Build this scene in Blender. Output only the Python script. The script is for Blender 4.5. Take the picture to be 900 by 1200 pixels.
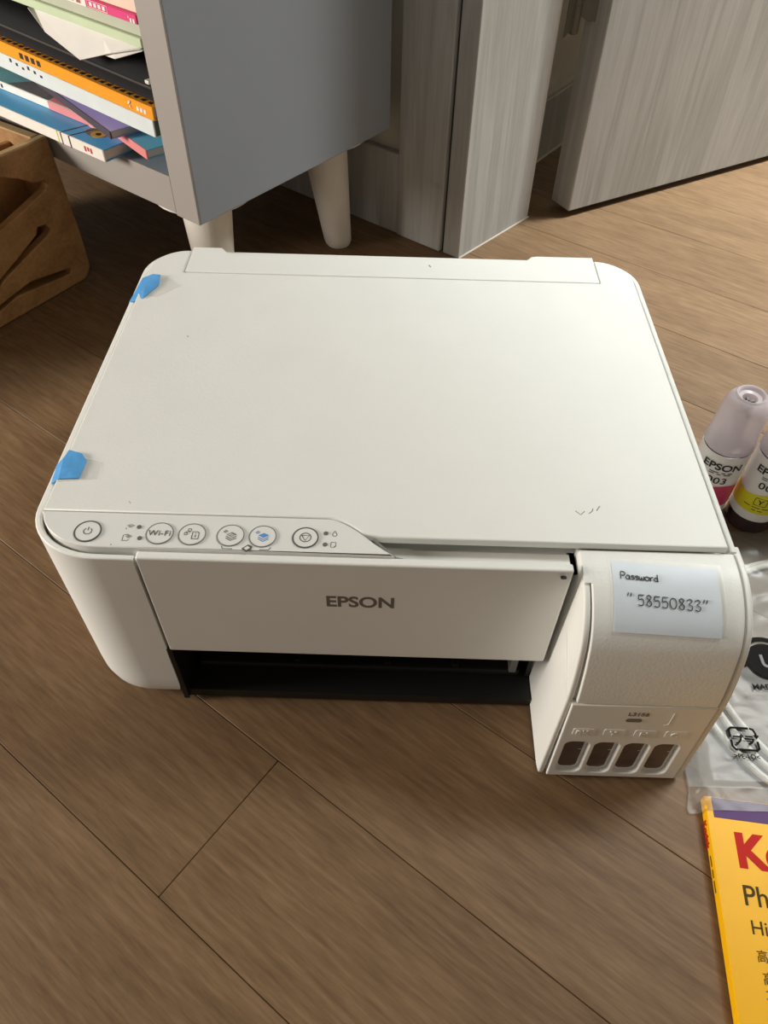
import bpy, bmesh, math, random
from mathutils import Vector, Matrix, noise

random.seed(7)
scene = bpy.context.scene
C = bpy.context.collection
for o in list(bpy.data.objects):
    bpy.data.objects.remove(o, do_unlink=True)

# ------------------------------------------------------------------ camera
cam_data = bpy.data.cameras.new('camera')
cam = bpy.data.objects.new('camera', cam_data)
C.objects.link(cam)
cam_data.sensor_fit = 'VERTICAL'
cam_data.sensor_height = 36.0
cam_data.lens = 873.3 / 1200 * 36.0
cam_data.clip_start = 0.01
cam.matrix_world = Matrix(((0.99954239, -0.02953193, 0.0065473, 0.0),
                           (0.02648795, 0.74998749, -0.66092144, 0.0),
                           (0.01460789, 0.66079242, 0.75042654, 0.458),
                           (0, 0, 0, 1)))
scene.camera = cam

# ------------------------------------------------------------------ world, lamps, exposure
world = bpy.data.worlds.new('world')
scene.world = world
world.use_nodes = True
bg = world.node_tree.nodes['Background']
bg.inputs[0].default_value = (1.0, 0.92, 0.82, 1)
bg.inputs[1].default_value = 0.19

def area(name, loc, target, size, power, col, spread=180):
    d = bpy.data.lights.new(name, 'AREA')
    d.shape = 'DISK'; d.size = size; d.energy = power; d.color = col; d.spread = math.radians(spread)
    o = bpy.data.objects.new(name, d); C.objects.link(o)
    o.location = loc
    o.rotation_euler = (Vector(target) - Vector(loc)).to_track_quat('-Z', 'Y').to_euler()
    return o
area('ceiling_lamp_hall', (1.55, 1.05, 2.3), (1.55, 1.05, 0), 0.6, 37, (0.95, 1.0, 0.99))
area('fill_light_hall', (1.05, 1.15, 2.3), (1.05, 1.15, 0), 0.3, 24, (0.95, 1.0, 0.99), 64)  # added narrow-beam fill to brighten the rear floor and door; no such fixture known
area('low_side_light_room', (-1.8, 0.14, 0.58), (0.0, 0.4, 0.2), 0.5, 35, (1.0, 0.93, 0.84))  # unseen source for the low light from the left; no actual fixture known

vs = scene.view_settings
vs.view_transform = 'Standard'; vs.look = 'None'; vs.gamma = 1.0
vs.use_curve_mapping = False
vs.exposure = 0.0

# ------------------------------------------------------------------ materials
def s2l(c):
    return tuple(((v / 255) / 12.92 if v / 255 <= .04045 else ((v / 255 + .055) / 1.055) ** 2.4) for v in c)

def mat(name, rgb, rough=0.5, bump=None, spec=0.5, var=None, metal=0.0, coat=0.0):
    """rgb: sRGB 0-255. bump=(scale,strength,dist). var=(scale,amount) small tonal noise."""
    m = bpy.data.materials.new(name); m.use_nodes = True
    nt = m.node_tree; b = nt.nodes['Principled BSDF']
    col = s2l(rgb)
    b.inputs['Base Color'].default_value = (*col, 1)
    b.inputs['Roughness'].default_value = rough
    b.inputs['Specular IOR Level'].default_value = spec
    b.inputs['Metallic'].default_value = metal
    b.inputs['Coat Weight'].default_value = coat
    tc = nt.nodes.new('ShaderNodeTexCoord')
    vs_, am = var if var else (40, 0.04)
    nz = nt.nodes.new('ShaderNodeTexNoise'); nz.inputs['Scale'].default_value = vs_; nz.inputs['Detail'].default_value = 4
    nt.links.new(tc.outputs['Object'], nz.inputs['Vector'])
    rp = nt.nodes.new('ShaderNodeValToRGB')
    rp.color_ramp.elements[0].position = .3; rp.color_ramp.elements[1].position = .7
    rp.color_ramp.elements[0].color = (*[max(0, v * (1 - am)) for v in col], 1)
    rp.color_ramp.elements[1].color = (*[min(1, v * (1 + am)) for v in col], 1)
    nt.links.new(nz.outputs['Fac'], rp.inputs['Fac'])
    nt.links.new(rp.outputs['Color'], b.inputs['Base Color'])
    if bump:
        n2 = nt.nodes.new('ShaderNodeTexNoise'); n2.inputs['Scale'].default_value = bump[0]; n2.inputs['Detail'].default_value = 3
        nt.links.new(tc.outputs['Object'], n2.inputs['Vector'])
        bp = nt.nodes.new('ShaderNodeBump'); bp.inputs['Strength'].default_value = bump[1]; bp.inputs['Distance'].default_value = bump[2]
        nt.links.new(n2.outputs['Fac'], bp.inputs['Height'])
        nt.links.new(bp.outputs['Normal'], b.inputs['Normal'])
    return m

def wood(name, cols, scale, rough=0.5, axis_scale=(1, 1, 1), bump=0.15, per_object=True, streak=1.0, fine=2.2, figure=.3):
    """grain runs along the axis with the smallest axis_scale"""
    m = bpy.data.materials.new(name); m.use_nodes = True
    nt = m.node_tree; L = nt.links; N = nt.nodes.new
    b = nt.nodes['Principled BSDF']; b.inputs['Roughness'].default_value = rough; b.inputs['Specular IOR Level'].default_value = .32
    tc = N('ShaderNodeTexCoord'); src = tc.outputs['Object']
    oi = N('ShaderNodeObjectInfo')
    if per_object:
        mul = N('ShaderNodeMath'); mul.operation = 'MULTIPLY'; mul.inputs[1].default_value = 37.0
        L.new(oi.outputs['Random'], mul.inputs[0])
        cx = N('ShaderNodeCombineXYZ'); L.new(mul.outputs[0], cx.inputs[0]); L.new(mul.outputs[0], cx.inputs[1]); L.new(mul.outputs[0], cx.inputs[2])
        ad = N('ShaderNodeVectorMath'); ad.operation = 'ADD'; L.new(src, ad.inputs[0]); L.new(cx.outputs[0], ad.inputs[1]); src = ad.outputs[0]
    mp = N('ShaderNodeMapping'); mp.inputs['Scale'].default_value = tuple(scale * a for a in axis_scale); L.new(src, mp.inputs['Vector'])
    # broad cathedral figure
    n1 = N('ShaderNodeTexNoise'); n1.inputs['Scale'].default_value = 2.0; n1.inputs['Detail'].default_value = 3; n1.inputs['Distortion'].default_value = 0.8
    L.new(mp.outputs[0], n1.inputs['Vector'])
    mu = N('ShaderNodeMath'); mu.operation = 'MULTIPLY'; mu.inputs[1].default_value = 5.0; L.new(n1.outputs['Fac'], mu.inputs[0])
    fr = N('ShaderNodeMath'); fr.operation = 'PINGPONG'; fr.inputs[1].default_value = 1.0; L.new(mu.outputs[0], fr.inputs[0])
    # fine fibres
    mp2 = N('ShaderNodeMapping'); mp2.inputs['Scale'].default_value = tuple(scale * 9 * (a if a > .5 else a * .6) for a in axis_scale); L.new(src, mp2.inputs['Vector'])
    n2 = N('ShaderNodeTexNoise'); n2.inputs['Scale'].default_value = fine; n2.inputs['Detail'].default_value = 6; n2.inputs['Roughness'].default_value = .65
    L.new(mp2.outputs[0], n2.inputs['Vector'])
    mx = N('ShaderNodeMath'); mx.operation = 'MULTIPLY_ADD'; mx.inputs[1].default_value = figure; L.new(fr.outputs[0], mx.inputs[0])
    sc = N('ShaderNodeMath'); sc.operation = 'MULTIPLY_ADD'; sc.inputs[1].default_value = 1.3 * streak; sc.inputs[2].default_value = 0.05 - 0.39 * streak + (.3 - figure) * .5
    L.new(n2.outputs['Fac'], sc.inputs[0]); L.new(sc.outputs[0], mx.inputs[2])
    rp = N('ShaderNodeValToRGB'); e = rp.color_ramp.elements
    e[0].position = .12; e[1].position = .95
    e[0].color = (*s2l(cols[0]), 1); e[1].color = (*s2l(cols[2]), 1)
    k = e.new(.5); k.color = (*s2l(cols[1]), 1)
    L.new(mx.outputs[0], rp.inputs['Fac'])
    hv = N('ShaderNodeHueSaturation'); L.new(rp.outputs['Color'], hv.inputs['Color'])
    if per_object:
        mr = N('ShaderNodeMapRange'); mr.inputs['To Min'].default_value = .98; mr.inputs['To Max'].default_value = 1.02
        L.new(oi.outputs['Random'], mr.inputs['Value']); L.new(mr.outputs[0], hv.inputs['Value'])
    L.new(hv.outputs['Color'], b.inputs['Base Color'])
    bp = N('ShaderNodeBump'); bp.inputs['Strength'].default_value = bump; bp.inputs['Distance'].default_value = .001
    L.new(n2.outputs['Fac'], bp.inputs['Height']); L.new(bp.outputs['Normal'], b.inputs['Normal'])
    return m

def film(name, rgb=(235, 235, 235), haze=0.12, rough=0.12, gloss=0.5):
    m = bpy.data.materials.new(name); m.use_nodes = True
    nt = m.node_tree; N = nt.nodes.new; L = nt.links
    out = nt.nodes['Material Output']; b = nt.nodes['Principled BSDF']
    b.inputs['Base Color'].default_value = (*s2l(rgb), 1); b.inputs['Roughness'].default_value = .6
    tr = N('ShaderNodeBsdfTransparent'); gl = N('ShaderNodeBsdfGlossy'); gl.inputs['Roughness'].default_value = rough
    fz = N('ShaderNodeFresnel'); fz.inputs['IOR'].default_value = 1.5
    ma = N('ShaderNodeMath'); ma.operation = 'MULTIPLY'; ma.inputs[1].default_value = gloss * 2; L.new(fz.outputs[0], ma.inputs[0])
    m1 = N('ShaderNodeMixShader'); m1.inputs[0].default_value = haze; L.new(tr.outputs[0], m1.inputs[1]); L.new(b.outputs[0], m1.inputs[2])
    m2 = N('ShaderNodeMixShader'); L.new(ma.outputs[0], m2.inputs[0]); L.new(m1.outputs[0], m2.inputs[1]); L.new(gl.outputs[0], m2.inputs[2])
    L.new(m2.outputs[0], out.inputs['Surface'])
    return m

M = {}
M['plank'] = wood('oak_laminate', ((94, 71, 48), (119, 93, 66), (144, 117, 87)), 9, .55, (.16, 1, 1), .02, streak=.95, fine=4.0, figure=.15)
M['subfloor'] = mat('dark_joint', (74, 56, 40), .9)
M['greywood'] = wood('grey_oak_foil', ((166, 165, 161), (188, 187, 184), (205, 204, 201)), 22, .55, (1, 1, .06), .12, streak=.6)
M['wallpaper'] = mat('wallpaper', (205, 198, 184), .9, (300, .2, .0005))
M['caulk'] = mat('caulk', (186, 178, 166), .8)
M['white'] = mat('white_plastic', (236, 236, 231), .42, (2600, .05, .0001), .4, (25, .012))
M['white_grain'] = mat('white_grained_plastic', (236, 236, 231), .40, (620, .36, .0003), .4, (25, .012))
M['panel_white'] = mat('panel_white', (232, 232, 228), .35, None, .4, (25, .01))
M['black'] = mat('black_plastic', (22, 21, 20), .5)
M['gap'] = mat('dark_gap', (60, 58, 55), .8)
M['inkgrey'] = mat('print_grey', (92, 90, 88), .6)
M['ring'] = mat('button_ring_grey', (128, 127, 123), .5)
M['blueprint'] = mat('print_blue', (92, 150, 215), .5)
M['logo'] = mat('logo_grey', (112, 105, 98), .45)
M['led'] = mat('led_dark', (110, 110, 108), .4)
M['ink_window'] = mat('ink_window', (98, 84, 77), .18, None, .5, (60, .25))
M['bluetape'] = mat('blue_tape', (92, 166, 228), .45, (400, .4, .0006), .4, (120, .12))
M['cleartape'] = film('clear_tape', (244, 244, 240), .08, .4, .06)
M['note'] = mat('note_paper', (226, 236, 246), .45, (500, .12, .0004), .4, (60, .02))
M['pen'] = mat('pen_black', (30, 32, 38), .6)
M['cab'] = mat('cabinet_grey', (148, 155, 164), .45, (1200, .04, .0002), .4, (6, .02))
M['cab_front'] = mat('cabinet_front_edge', (158, 152, 146), .5, None, .4, (6, .02))
M['legwhite'] = mat('leg_white', (228, 222, 212), .5)
M['bamboo'] = wood('bamboo', ((134, 98, 58), (162, 122, 78), (186, 148, 102)), 14, .6, (.12, 1, 1), .1, streak=.6)
M['bamboo_lit_edge'] = wood('bamboo_lit_edge', ((170, 140, 98), (192, 162, 118), (208, 180, 138)), 20, .6, (.12, 1, 1), .1, streak=.5)  # paler bamboo: light falling on the box's top edges put into the colour
M['metal'] = mat('brushed_steel', (104, 101, 90), .4, (600, .1, .0003), .6, (80, .08), metal=.15)
M['cable'] = mat('cable_white', (222, 218, 208), .45)
M['bag'] = film('polythene', (172, 169, 162), .22, .3, .2)
M['bagprint'] = mat('bag_print', (30, 29, 28), .8, None, .08)
M['baggrey'] = mat('bag_print_grey', (120, 120, 120), .6)
M['yellow'] = mat('pack_yellow', (244, 182, 10), .45, None, .25, (30, .03))
M['purple'] = mat('pack_purple', (84, 50, 104), .5, None, .2)
M['red'] = mat('pack_red', (188, 34, 22), .6, None, .15)
M['olive'] = mat('pack_text', (76, 58, 14), .6, None, .15)
M['page'] = mat('book_pages', (206, 200, 190), .9, (900, .3, .0004))
M['spinewhite'] = mat('book_white', (236, 230, 220), .5)
M['b_blue'] = mat('book_blue', (78, 172, 226), .45)
M['b_teal'] = mat('book_teal', (110, 160, 166), .5, None, .4, (18, .35))
M['b_grey'] = mat('book_grey_print', (112, 106, 104), .5, None, .4, (60, .2))
M['b_purple'] = mat('book_purple', (192, 176, 230), .5)
M['b_pink'] = mat('book_pink', (226, 138, 138), .5)
M['b_orange'] = mat('book_orange', (246, 160, 24), .45)
M['b_bluewhite'] = mat('book_pale_blue_white', (222, 230, 230), .4)
M['b_green'] = mat('book_pale_green', (196, 212, 176), .5)
M['b_greygreen'] = mat('book_grey_green', (184, 188, 168), .6)
M['b_black'] = mat('folder_black', (30, 30, 32), .75, (60, .3, .001), .2)
M['b_pinkhot'] = mat('book_hot_pink', (224, 58, 124), .45)
M['b_dark'] = mat('book_dark_line', (70, 62, 72), .6)
M['b_cyan'] = mat('book_cyan', (116, 190, 218), .5)
M['b_leaf'] = mat('book_dark_green', (84, 100, 76), .6)
M['skin'] = mat('book_peach', (236, 206, 186), .6)
M['ochre'] = mat('book_ochre', (206, 164, 66), .6)
M['paper'] = mat('loose_paper', (226, 222, 216), .8)
M['redprint'] = mat('book_red_print', (196, 60, 60), .6)
M['mag'] = mat('label_magenta', (206, 58, 98), .4)
M['yel'] = mat('label_yellow', (224, 216, 40), .4)
M['cyanl'] = mat('label_cyan', (50, 140, 200), .4)
M['label'] = mat('label_white', (236, 232, 230), .4)
M['textblack'] = mat('text_black', (40, 38, 38), .5)
M['inkdark'] = mat('ink_bottle_base', (62, 46, 48), .15, None, .6, (60, .2))

def translucent(name, rgb, see=.35):
    m = bpy.data.materials.new(name); m.use_nodes = True
    nt = m.node_tree; N = nt.nodes.new; L = nt.links
    b = nt.nodes['Principled BSDF']; out = nt.nodes['Material Output']
    b.inputs['Base Color'].default_value = (*s2l(rgb), 1); b.inputs['Roughness'].default_value = .25
    tl = N('ShaderNodeBsdfTranslucent'); tl.inputs[0].default_value = (*s2l(rgb), 1)
    tr = N('ShaderNodeBsdfTransparent'); tr.inputs[0].default_value = (*s2l((250, 244, 246)), 1)
    a = N('ShaderNodeMixShader'); a.inputs[0].default_value = .35; L.new(b.outputs[0], a.inputs[1]); L.new(tl.outputs[0], a.inputs[2])
    c = N('ShaderNodeMixShader'); c.inputs[0].default_value = see; L.new(a.outputs[0], c.inputs[1]); L.new(tr.outputs[0], c.inputs[2])
    L.new(c.outputs[0], out.inputs['Surface'])
    return m
M['cap'] = translucent('frosted_cap', (234, 226, 230), .30)
M['capring'] = translucent('frosted_cap_thick', (236, 230, 234), .12)

# ------------------------------------------------------------------ mesh helpers
def finish(me, smooth=35):
    me.shade_smooth()
    if smooth < 180:
        me.set_sharp_from_angle(angle=math.radians(smooth))

def origin(p):
    return Vector(p['_o']) if p is not None and '_o' in p else Vector((0, 0, 0))

def obj(name, me, m, parent=None, smooth=35, local=False):
    """link a mesh given in world coordinates (or in the parent's own frame when local)"""
    if isinstance(me, bmesh.types.BMesh):
        bm = me; me = bpy.data.meshes.new(name); bm.to_mesh(me); bm.free()
    me.name = name
    if smooth: finish(me, smooth)
    me.materials.clear(); me.materials.append(M[m] if isinstance(m, str) else m)
    o = bpy.data.objects.new(name, me); C.objects.link(o)
    if smooth and smooth < 180:
        wm = o.modifiers.new('weighted_normals', 'WEIGHTED_NORMAL'); wm.keep_sharp = True; wm.weight = 100; wm.mode = 'FACE_AREA'
    if parent is not None:
        o.parent = parent
        if not local:
            me.transform(Matrix.Translation(-ORG[parent.name]))
        ORG[o.name] = ORG[parent.name]
    else:
        ORG[o.name] = Vector((0, 0, 0))
    return o
ORG = {}

def thing(name, label, cat, loc=(0, 0, 0), rotz=0.0, group=None):
    o = bpy.data.objects.new(name, None); C.objects.link(o)
    o.empty_display_size = .02
    o.location = loc; o.rotation_euler = (0, 0, rotz)
    o['label'] = label; o['category'] = cat
    if group: o['group'] = group
    ORG[o.name] = Vector(loc)
    return o

def tag(o, label, cat, group=None):
    o['label'] = label; o['category'] = cat
    if group: o['group'] = group
    return o

def structure(name, me, m, parent=None, smooth=35):
    o = obj(name, me, m, parent, smooth)
    if parent is None: o['kind'] = 'structure'
    return o

def box_bm(x0, x1, y0, y1, z0, z1, bevel=0.0, seg=2, mtx=None):
    bm = bmesh.new()
    bmesh.ops.create_cube(bm, size=1.0)
    for v in bm.verts:
        v.co = Vector((x0 + (v.co.x + .5) * (x1 - x0), y0 + (v.co.y + .5) * (y1 - y0), z0 + (v.co.z + .5) * (z1 - z0)))
    if bevel > 0:
        bmesh.ops.bevel(bm, geom=list(bm.edges), offset=bevel, segments=seg, profile=.5, affect='EDGES')
    if mtx is not None: bm.transform(mtx)
    return bm

def join_bm(*bms):
    out = bmesh.new()
    for b in bms:
        me = bpy.data.meshes.new('t'); b.to_mesh(me); b.free(); out.from_mesh(me); bpy.data.meshes.remove(me)
    return out

_dg = None
def curve_to_mesh(cu):
    o = bpy.data.objects.new('tmp', cu); C.objects.link(o)
    dg = bpy.context.evaluated_depsgraph_get(); dg.update()
    me = bpy.data.meshes.new_from_object(o.evaluated_get(dg), depsgraph=dg)
    bpy.data.objects.remove(o, do_unlink=True); bpy.data.curves.remove(cu)
    return me

def plate(outlines, z0, z1, bevel=0.0, seg=2, mtx=None):
    """filled outline(s) (list of closed 2D loops; inner loops are holes) from z0 to z1"""
    cu = bpy.data.curves.new('t', 'CURVE'); cu.dimensions = '2D'; cu.fill_mode = 'BOTH'
    for pts in outlines:
        sp = cu.splines.new('POLY'); sp.points.add(len(pts) - 1); sp.use_cyclic_u = True
        for p, q in zip(sp.points, pts): p.co = (q[0], q[1], 0, 1)
    h = (z1 - z0) / 2
    cu.extrude = max(h - bevel, 1e-6); cu.bevel_depth = bevel; cu.bevel_resolution = seg
    cu.offset = -bevel
    me = curve_to_mesh(cu)
    me.transform(Matrix.Translation((0, 0, (z0 + z1) / 2)))
    if mtx is not None: me.transform(mtx)
    return me

def text_mesh(s, size, mtx, bold=0.0, sx=1.0, depth=0.0, align='LEFT', shear=0.0, spacing=1.0):
    cu = bpy.data.curves.new('t', 'FONT'); cu.body = s; cu.size = size; cu.align_x = align
    cu.offset = bold; cu.extrude = depth; cu.shear = shear; cu.space_character = spacing
    me = curve_to_mesh(cu)
    me.transform(mtx @ Matrix.Diagonal((sx, 1, 1, 1)))
    return me

def frame(o, x, y):
    x = Vector(x).normalized(); y = Vector(y); y = (y - x * y.dot(x)).normalized(); z = x.cross(y)
    m = Matrix((x, y, z)).transposed().to_4x4(); m.translation = Vector(o)
    return m

def tube(paths, r, res=3, cyclic=False, radii=None):
    cu = bpy.data.curves.new('t', 'CURVE'); cu.dimensions = '3D'; cu.bevel_depth = r; cu.bevel_resolution = res; cu.use_fill_caps = True
    for pts in paths:
        sp = cu.splines.new('POLY'); sp.points.add(len(pts) - 1); sp.use_cyclic_u = cyclic
        for p, q in zip(sp.points, pts): p.co = (q[0], q[1], q[2], 1)
    return curve_to_mesh(cu)

def strokes(paths, w, mtx=None, flat=.15):
    """flat ink lines: 2D polylines drawn with line width w"""
    me = tube([[(p[0], p[1], 0) for p in q] for q in paths], w / 2, 1)
    me.transform(Matrix.Diagonal((1, 1, flat, 1)))
    if mtx is not None: me.transform(mtx)
    return me

def lathe(profile, seg=40, mtx=None, close=False):
    bm = bmesh.new(); rings = []
    for r, z in profile:
        if r < 1e-6: rings.append([bm.verts.new((0, 0, z))])
        else: rings.append([bm.verts.new((r * math.cos(2 * math.pi * i / seg), r * math.sin(2 * math.pi * i / seg), z)) for i in range(seg)])
    for a, b in zip(rings, rings[1:]):
        for i in range(seg):
            j = (i + 1) % seg
            if len(a) == 1 and len(b) == 1: continue
            if len(a) == 1: bm.faces.new((a[0], b[j], b[i]))
            elif len(b) == 1: bm.faces.new((a[i], a[j], b[0]))
            else: bm.faces.new((a[i], a[j], b[j], b[i]))
    bmesh.ops.recalc_face_normals(bm, faces=bm.faces)
    if mtx is not None: bm.transform(mtx)
    return bm

def arc(cx, cy, r, a0, a1, n=8):
    return [(cx + r * math.cos(math.radians(a0 + (a1 - a0) * i / n)), cy + r * math.sin(math.radians(a0 + (a1 - a0) * i / n))) for i in range(n + 1)]

def rrect(x0, y0, x1, y1, r, n=6):
    return arc(x1 - r, y0 + r, r, -90, 0, n) + arc(x1 - r, y1 - r, r, 0, 90, n) + arc(x0 + r, y1 - r, r, 90, 180, n) + arc(x0 + r, y0 + r, r, 180, 270, n)

def offset_loop(pts, d):
    """inset (d>0) a CCW closed loop"""
    out = []; n = len(pts)
    for i in range(n):
        p0 = Vector(pts[i - 1]); p = Vector(pts[i]); p1 = Vector(pts[(i + 1) % n])
        e0 = (p - p0); e1 = (p1 - p)
        if e0.length < 1e-9: e0 = e1
        if e1.length < 1e-9: e1 = e0
        e0 = e0.normalized(); e1 = e1.normalized()
        n0 = Vector((-e0.y, e0.x)); n1 = Vector((-e1.y, e1.x))
        k = (n0 + n1); k = k / max(k.length, 1e-6); c = max(k.dot(n0), .35)
        q = p + k * (d / c); out.append((q.x, q.y))
    return out

def loft(pts, levels):
    """closed outline with an inset at each height"""
    bm = bmesh.new(); rings = []
    for z, d in levels:
        q = offset_loop(pts, d) if d else pts
        rings.append([bm.verts.new((x, y, z)) for x, y in q])
    n = len(pts)
    for a, b in zip(rings, rings[1:]):
        for i in range(n):
            j = (i + 1) % n; bm.faces.new((a[i], a[j], b[j], b[i]))
    bm.faces.new(list(reversed(rings[0]))); bm.faces.new(rings[-1])
    bmesh.ops.triangulate(bm, faces=[f for f in bm.faces if len(f.verts) > 4])
    bmesh.ops.recalc_face_normals(bm, faces=bm.faces)
    return bm

def catmull(pts, n=6):
    out = []
    P = [pts[0]] + list(pts) + [pts[-1]]
    for i in range(1, len(P) - 2):
        p0, p1, p2, p3 = [Vector(q) for q in P[i - 1:i + 3]]
        for k in range(n):
            t = k / n
            out.append(tuple(.5 * ((2 * p1) + (p2 - p0) * t + (2 * p0 - 5 * p1 + 4 * p2 - p3) * t * t + (3 * p1 - p0 - 3 * p2 + p3) * t ** 3)))
    out.append(tuple(pts[-1])); return out

# ================================================================== SETTING
# floor: each plank a piece of its own, laid at -35.5 degrees
FA = math.radians(-35.5)
t_dir = Vector((math.cos(FA), math.sin(FA), 0)); n_dir = Vector((-t_dir.y, t_dir.x, 0))
floor = structure('floor', box_bm(-2.2, 3.2, -1.6, 3.4, -.02, -.0032), 'subfloor')
PW, PL = .0992, 1.24
pl = bpy.data.meshes.new('plank')
b_ = box_bm(0, PL - .0004, .0002, PW - .0002, -.004, 0, .0004, 1); b_.to_mesh(pl); b_.free()
pl.materials.append(M['plank'])
rotm = Matrix.Rotation(FA, 4, 'Z')
rp = random.Random(3)
for k in range(-12, 24):
    off = -.164 if k == 0 else (.55 if k in (1, 2, -1) else .5 + rp.uniform(-.06, .14) if 3 <= k <= 11 else rp.uniform(0, PL))
    base = .0190 + k * PW
    lo, hi = -3.2, 2.4
    j0 = math.floor((lo - off) / PL)
    for j in range(j0, j0 + 7):
        t0 = off + j * PL
        if t0 > hi: break
        ctr = t_dir * (t0 + PL / 2) + n_dir * (base + PW / 2)
        if not (-2.6 < ctr.x < 2.6 and -1.3 < ctr.y < 3.3): continue
        o = bpy.data.objects.new('plank', pl); C.objects.link(o)
        o.parent = floor
        o.matrix_local = Matrix.Translation(t_dir * t0 + n_dir * base) @ rotm

# wall with the doorway. A is the foot of the jamb corner; w runs back-left along the wall, r goes through the opening
A = Vector((.072, .8025, 0)); Bp = Vector((.1645, .908, 0))
wd = Vector((math.cos(math.radians(143)), math.sin(math.radians(143)), 0))
rd = (Bp - A).normalized()
wn = Vector((-wd.y, wd.x, 0));  wn = wn if wn.dot(rd) > 0 else -wn      # into the wall
def wall_box(t0, t1, d0, d1, z0, z1, bevel=0.0, o=A, u=wd, v=rd):
    bm = box_bm(t0, t1, d0, d1, z0, z1, bevel, 1)
    for p in bm.verts: p.co = o + u * p.co.x + v * p.co.y + Vector((0, 0, p.co.z))
    bmesh.ops.recalc_face_normals(bm, faces=bm.faces)
    return bm
structure('wall_back', join_bm(wall_box(.05, 2.4, .010, .135, 0, 2.4), wall_box(-3.0, -.80, .010, .135, 0, 2.4), wall_box(-.80, .05, .010, .135, 2.08, 2.4)), 'wallpaper')
tr = structure('trim_1', wall_box(0, .022, 0, .140, 0, 2.06, .0008), 'greywood')           # jamb lining, whose face is the reveal
obj('casing', wall_box(.0262, .090, -.002, .0105, 0, 2.12, .001), 'greywood', tr)
obj('groove', wall_box(.021, .027, .004, .012, 0, 2.06), 'gap', tr)
obj('rear_casing', wall_box(.008, .070, .1405, .150, 0, 2.12, .001), 'greywood', tr)
obj('floor_seal', tube([[tuple(A + rd * .001 + wd * -.0005), tuple(Bp + wd * -.0005)]], .0011, 2), 'caulk', tr)
structure('baseboard_back', wall_box(.0905, 1.6, .000, .0105, 0, .094, .001), 'greywood')
tr2 = structure('trim_2', wall_box(-.82, -.795, 0, .140, 0, 2.06, .001), 'greywood')
obj('casing', wall_box(-.89, -.822, -.002, .0105, 0, 2.12, .001), 'greywood', tr2)
# side wall of the hall behind the hinge
S0 = Vector((.1042, .9470, 0)); sd = Vector((.57, .82, 0)).normalized(); sn = Vector((-sd.y, sd.x, 0))
structure('wall_side', wall_box(.0, 2.0, .006, .1, 0, 2.4, 0, S0, sd, sn), 'wallpaper')
bs = structure('baseboard_side', wall_box(.0, 2.0, -.004, .006, 0, .08, .001, S0, sd, sn), 'greywood')
obj('top_seal', wall_box(.0, 2.0, -.003, .006, .080, .086, .001, S0, sd, sn), 'caulk', bs)
obj('floor_seal', tube([[tuple(S0 + sn * -.004), tuple(S0 + sd * 1.9 + sn * -.004)]], .002, 2), 'caulk', bs)

structure('wall_left', wall_box(2.4, 2.5, -3.2, .135, 0, 2.4), 'wallpaper')
structure('ceiling', box_bm(-2.6, 3.4, -1.8, 3.6, 2.4, 2.45), 'wallpaper')
structure('wall_far', wall_box(-3.0, .6, 1.75, 1.85, 0, 2.4), 'wallpaper')

# open door leaf
D0 = Vector((.2143, .9082, 0)); dd = Vector((math.cos(math.radians(30.3)), math.sin(math.radians(30.3)), 0)); dn = Vector((-dd.y, dd.x, 0))
door = structure('door_1', wall_box(0, .78, 0, .036, .008, 2.04, .0012, D0, dd, dn), 'greywood')
# hinge: two leaves, barrel and screws
hb = Vector((.1835, .9255, 0))
zb = .198
hinge = obj('hinge', lathe([(0, zb), (.0042, zb), (.0052, zb + .0015), (.0052, zb + .09), (0, zb + .09)], 20, Matrix.Translation(hb)), 'metal', door)
for zz in (zb + .026, zb + .052):
    obj('knuckle_ring', lathe([(.0051, zz), (.0056, zz + .0004), (.0056, zz + .0012), (.0051, zz + .0016)], 20, Matrix.Translation(hb)), 'metal', hinge)
# leaf on the jamb reveal
jl = plate([[(-.018, .012), (-.004, .018), (.0, .018), (.0, .09), (-.018, .09)]], -.0008, .0008, .0002)
jl.transform(frame(Vector((hb.x, hb.y, zb - .012)) - wd * -.0, rd, (0, 0, 1)))
obj('hinge_leaf', jl, 'metal', hinge)
dl = plate([[(.0, .03), (.012, .024), (.022, .024), (.026, .03), (.026, .09), (0, .09)]], -.0008, .0008, .0002)
dl.transform(frame((hb.x + .002, hb.y + .001, zb - .012), (D0 + dn * .018 - hb), (0, 0, 1)))
obj('hinge_leaf', dl, 'metal', hinge)
for q in ((-.011, .035), (-.011, .06)):
    p = hb + rd * q[0]; p.z = zb - .012 + q[1]
    obj('screw', lathe([(0, .002), (.002, .0015), (.003, 0)], 14, frame(p - wd * .0, rd, (0, 0, 1))), 'metal', hinge)

# ================================================================== PRINTER
T = .157
pr = thing('printer', 'white all-in-one ink tank printer standing on the wooden floor', 'printer', (-.004, .37, 0))
XL, XR, YF, YB = -.1907, .1832, .2305, .5345
lcorner = arc(XL + .040, YF + .036, .036, 270, 180, 12)
lcorner = [(XL + .040 * (1 + math.cos(math.radians(a))), YF + .034 * (1 + math.sin(math.radians(a)))) for a in [270 - 90 * i / 12 for i in range(13)]]
bl = arc(XL + .032, YB - .032, .032, 180, 90, 10)
br = arc(XR - .032, YB - .032, .032, 90, 0, 10)
notch_r = [(XR, .252), (.0965, .252)]
up = [(-.1308, YF)] + lcorner + bl + br + notch_r + [(.0965, .2368), (-.1308, .2368)]
up = list(reversed(up))     # CCW
low = [(-.1315, YF)] + lcorner + bl + br + notch_r + [(.0965, .400), (-.1315, .400)]
low = list(reversed(low))
body = obj('body', join_bm(loft(low, [(.003, .011), (.004, .008), (.007, .0045), (.012, .0018), (.02, .0003), (.03, 0), (.066, 0)]), loft(up, [(.066, 0), (.143, 0)])), 'white', pr, 40)
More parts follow.
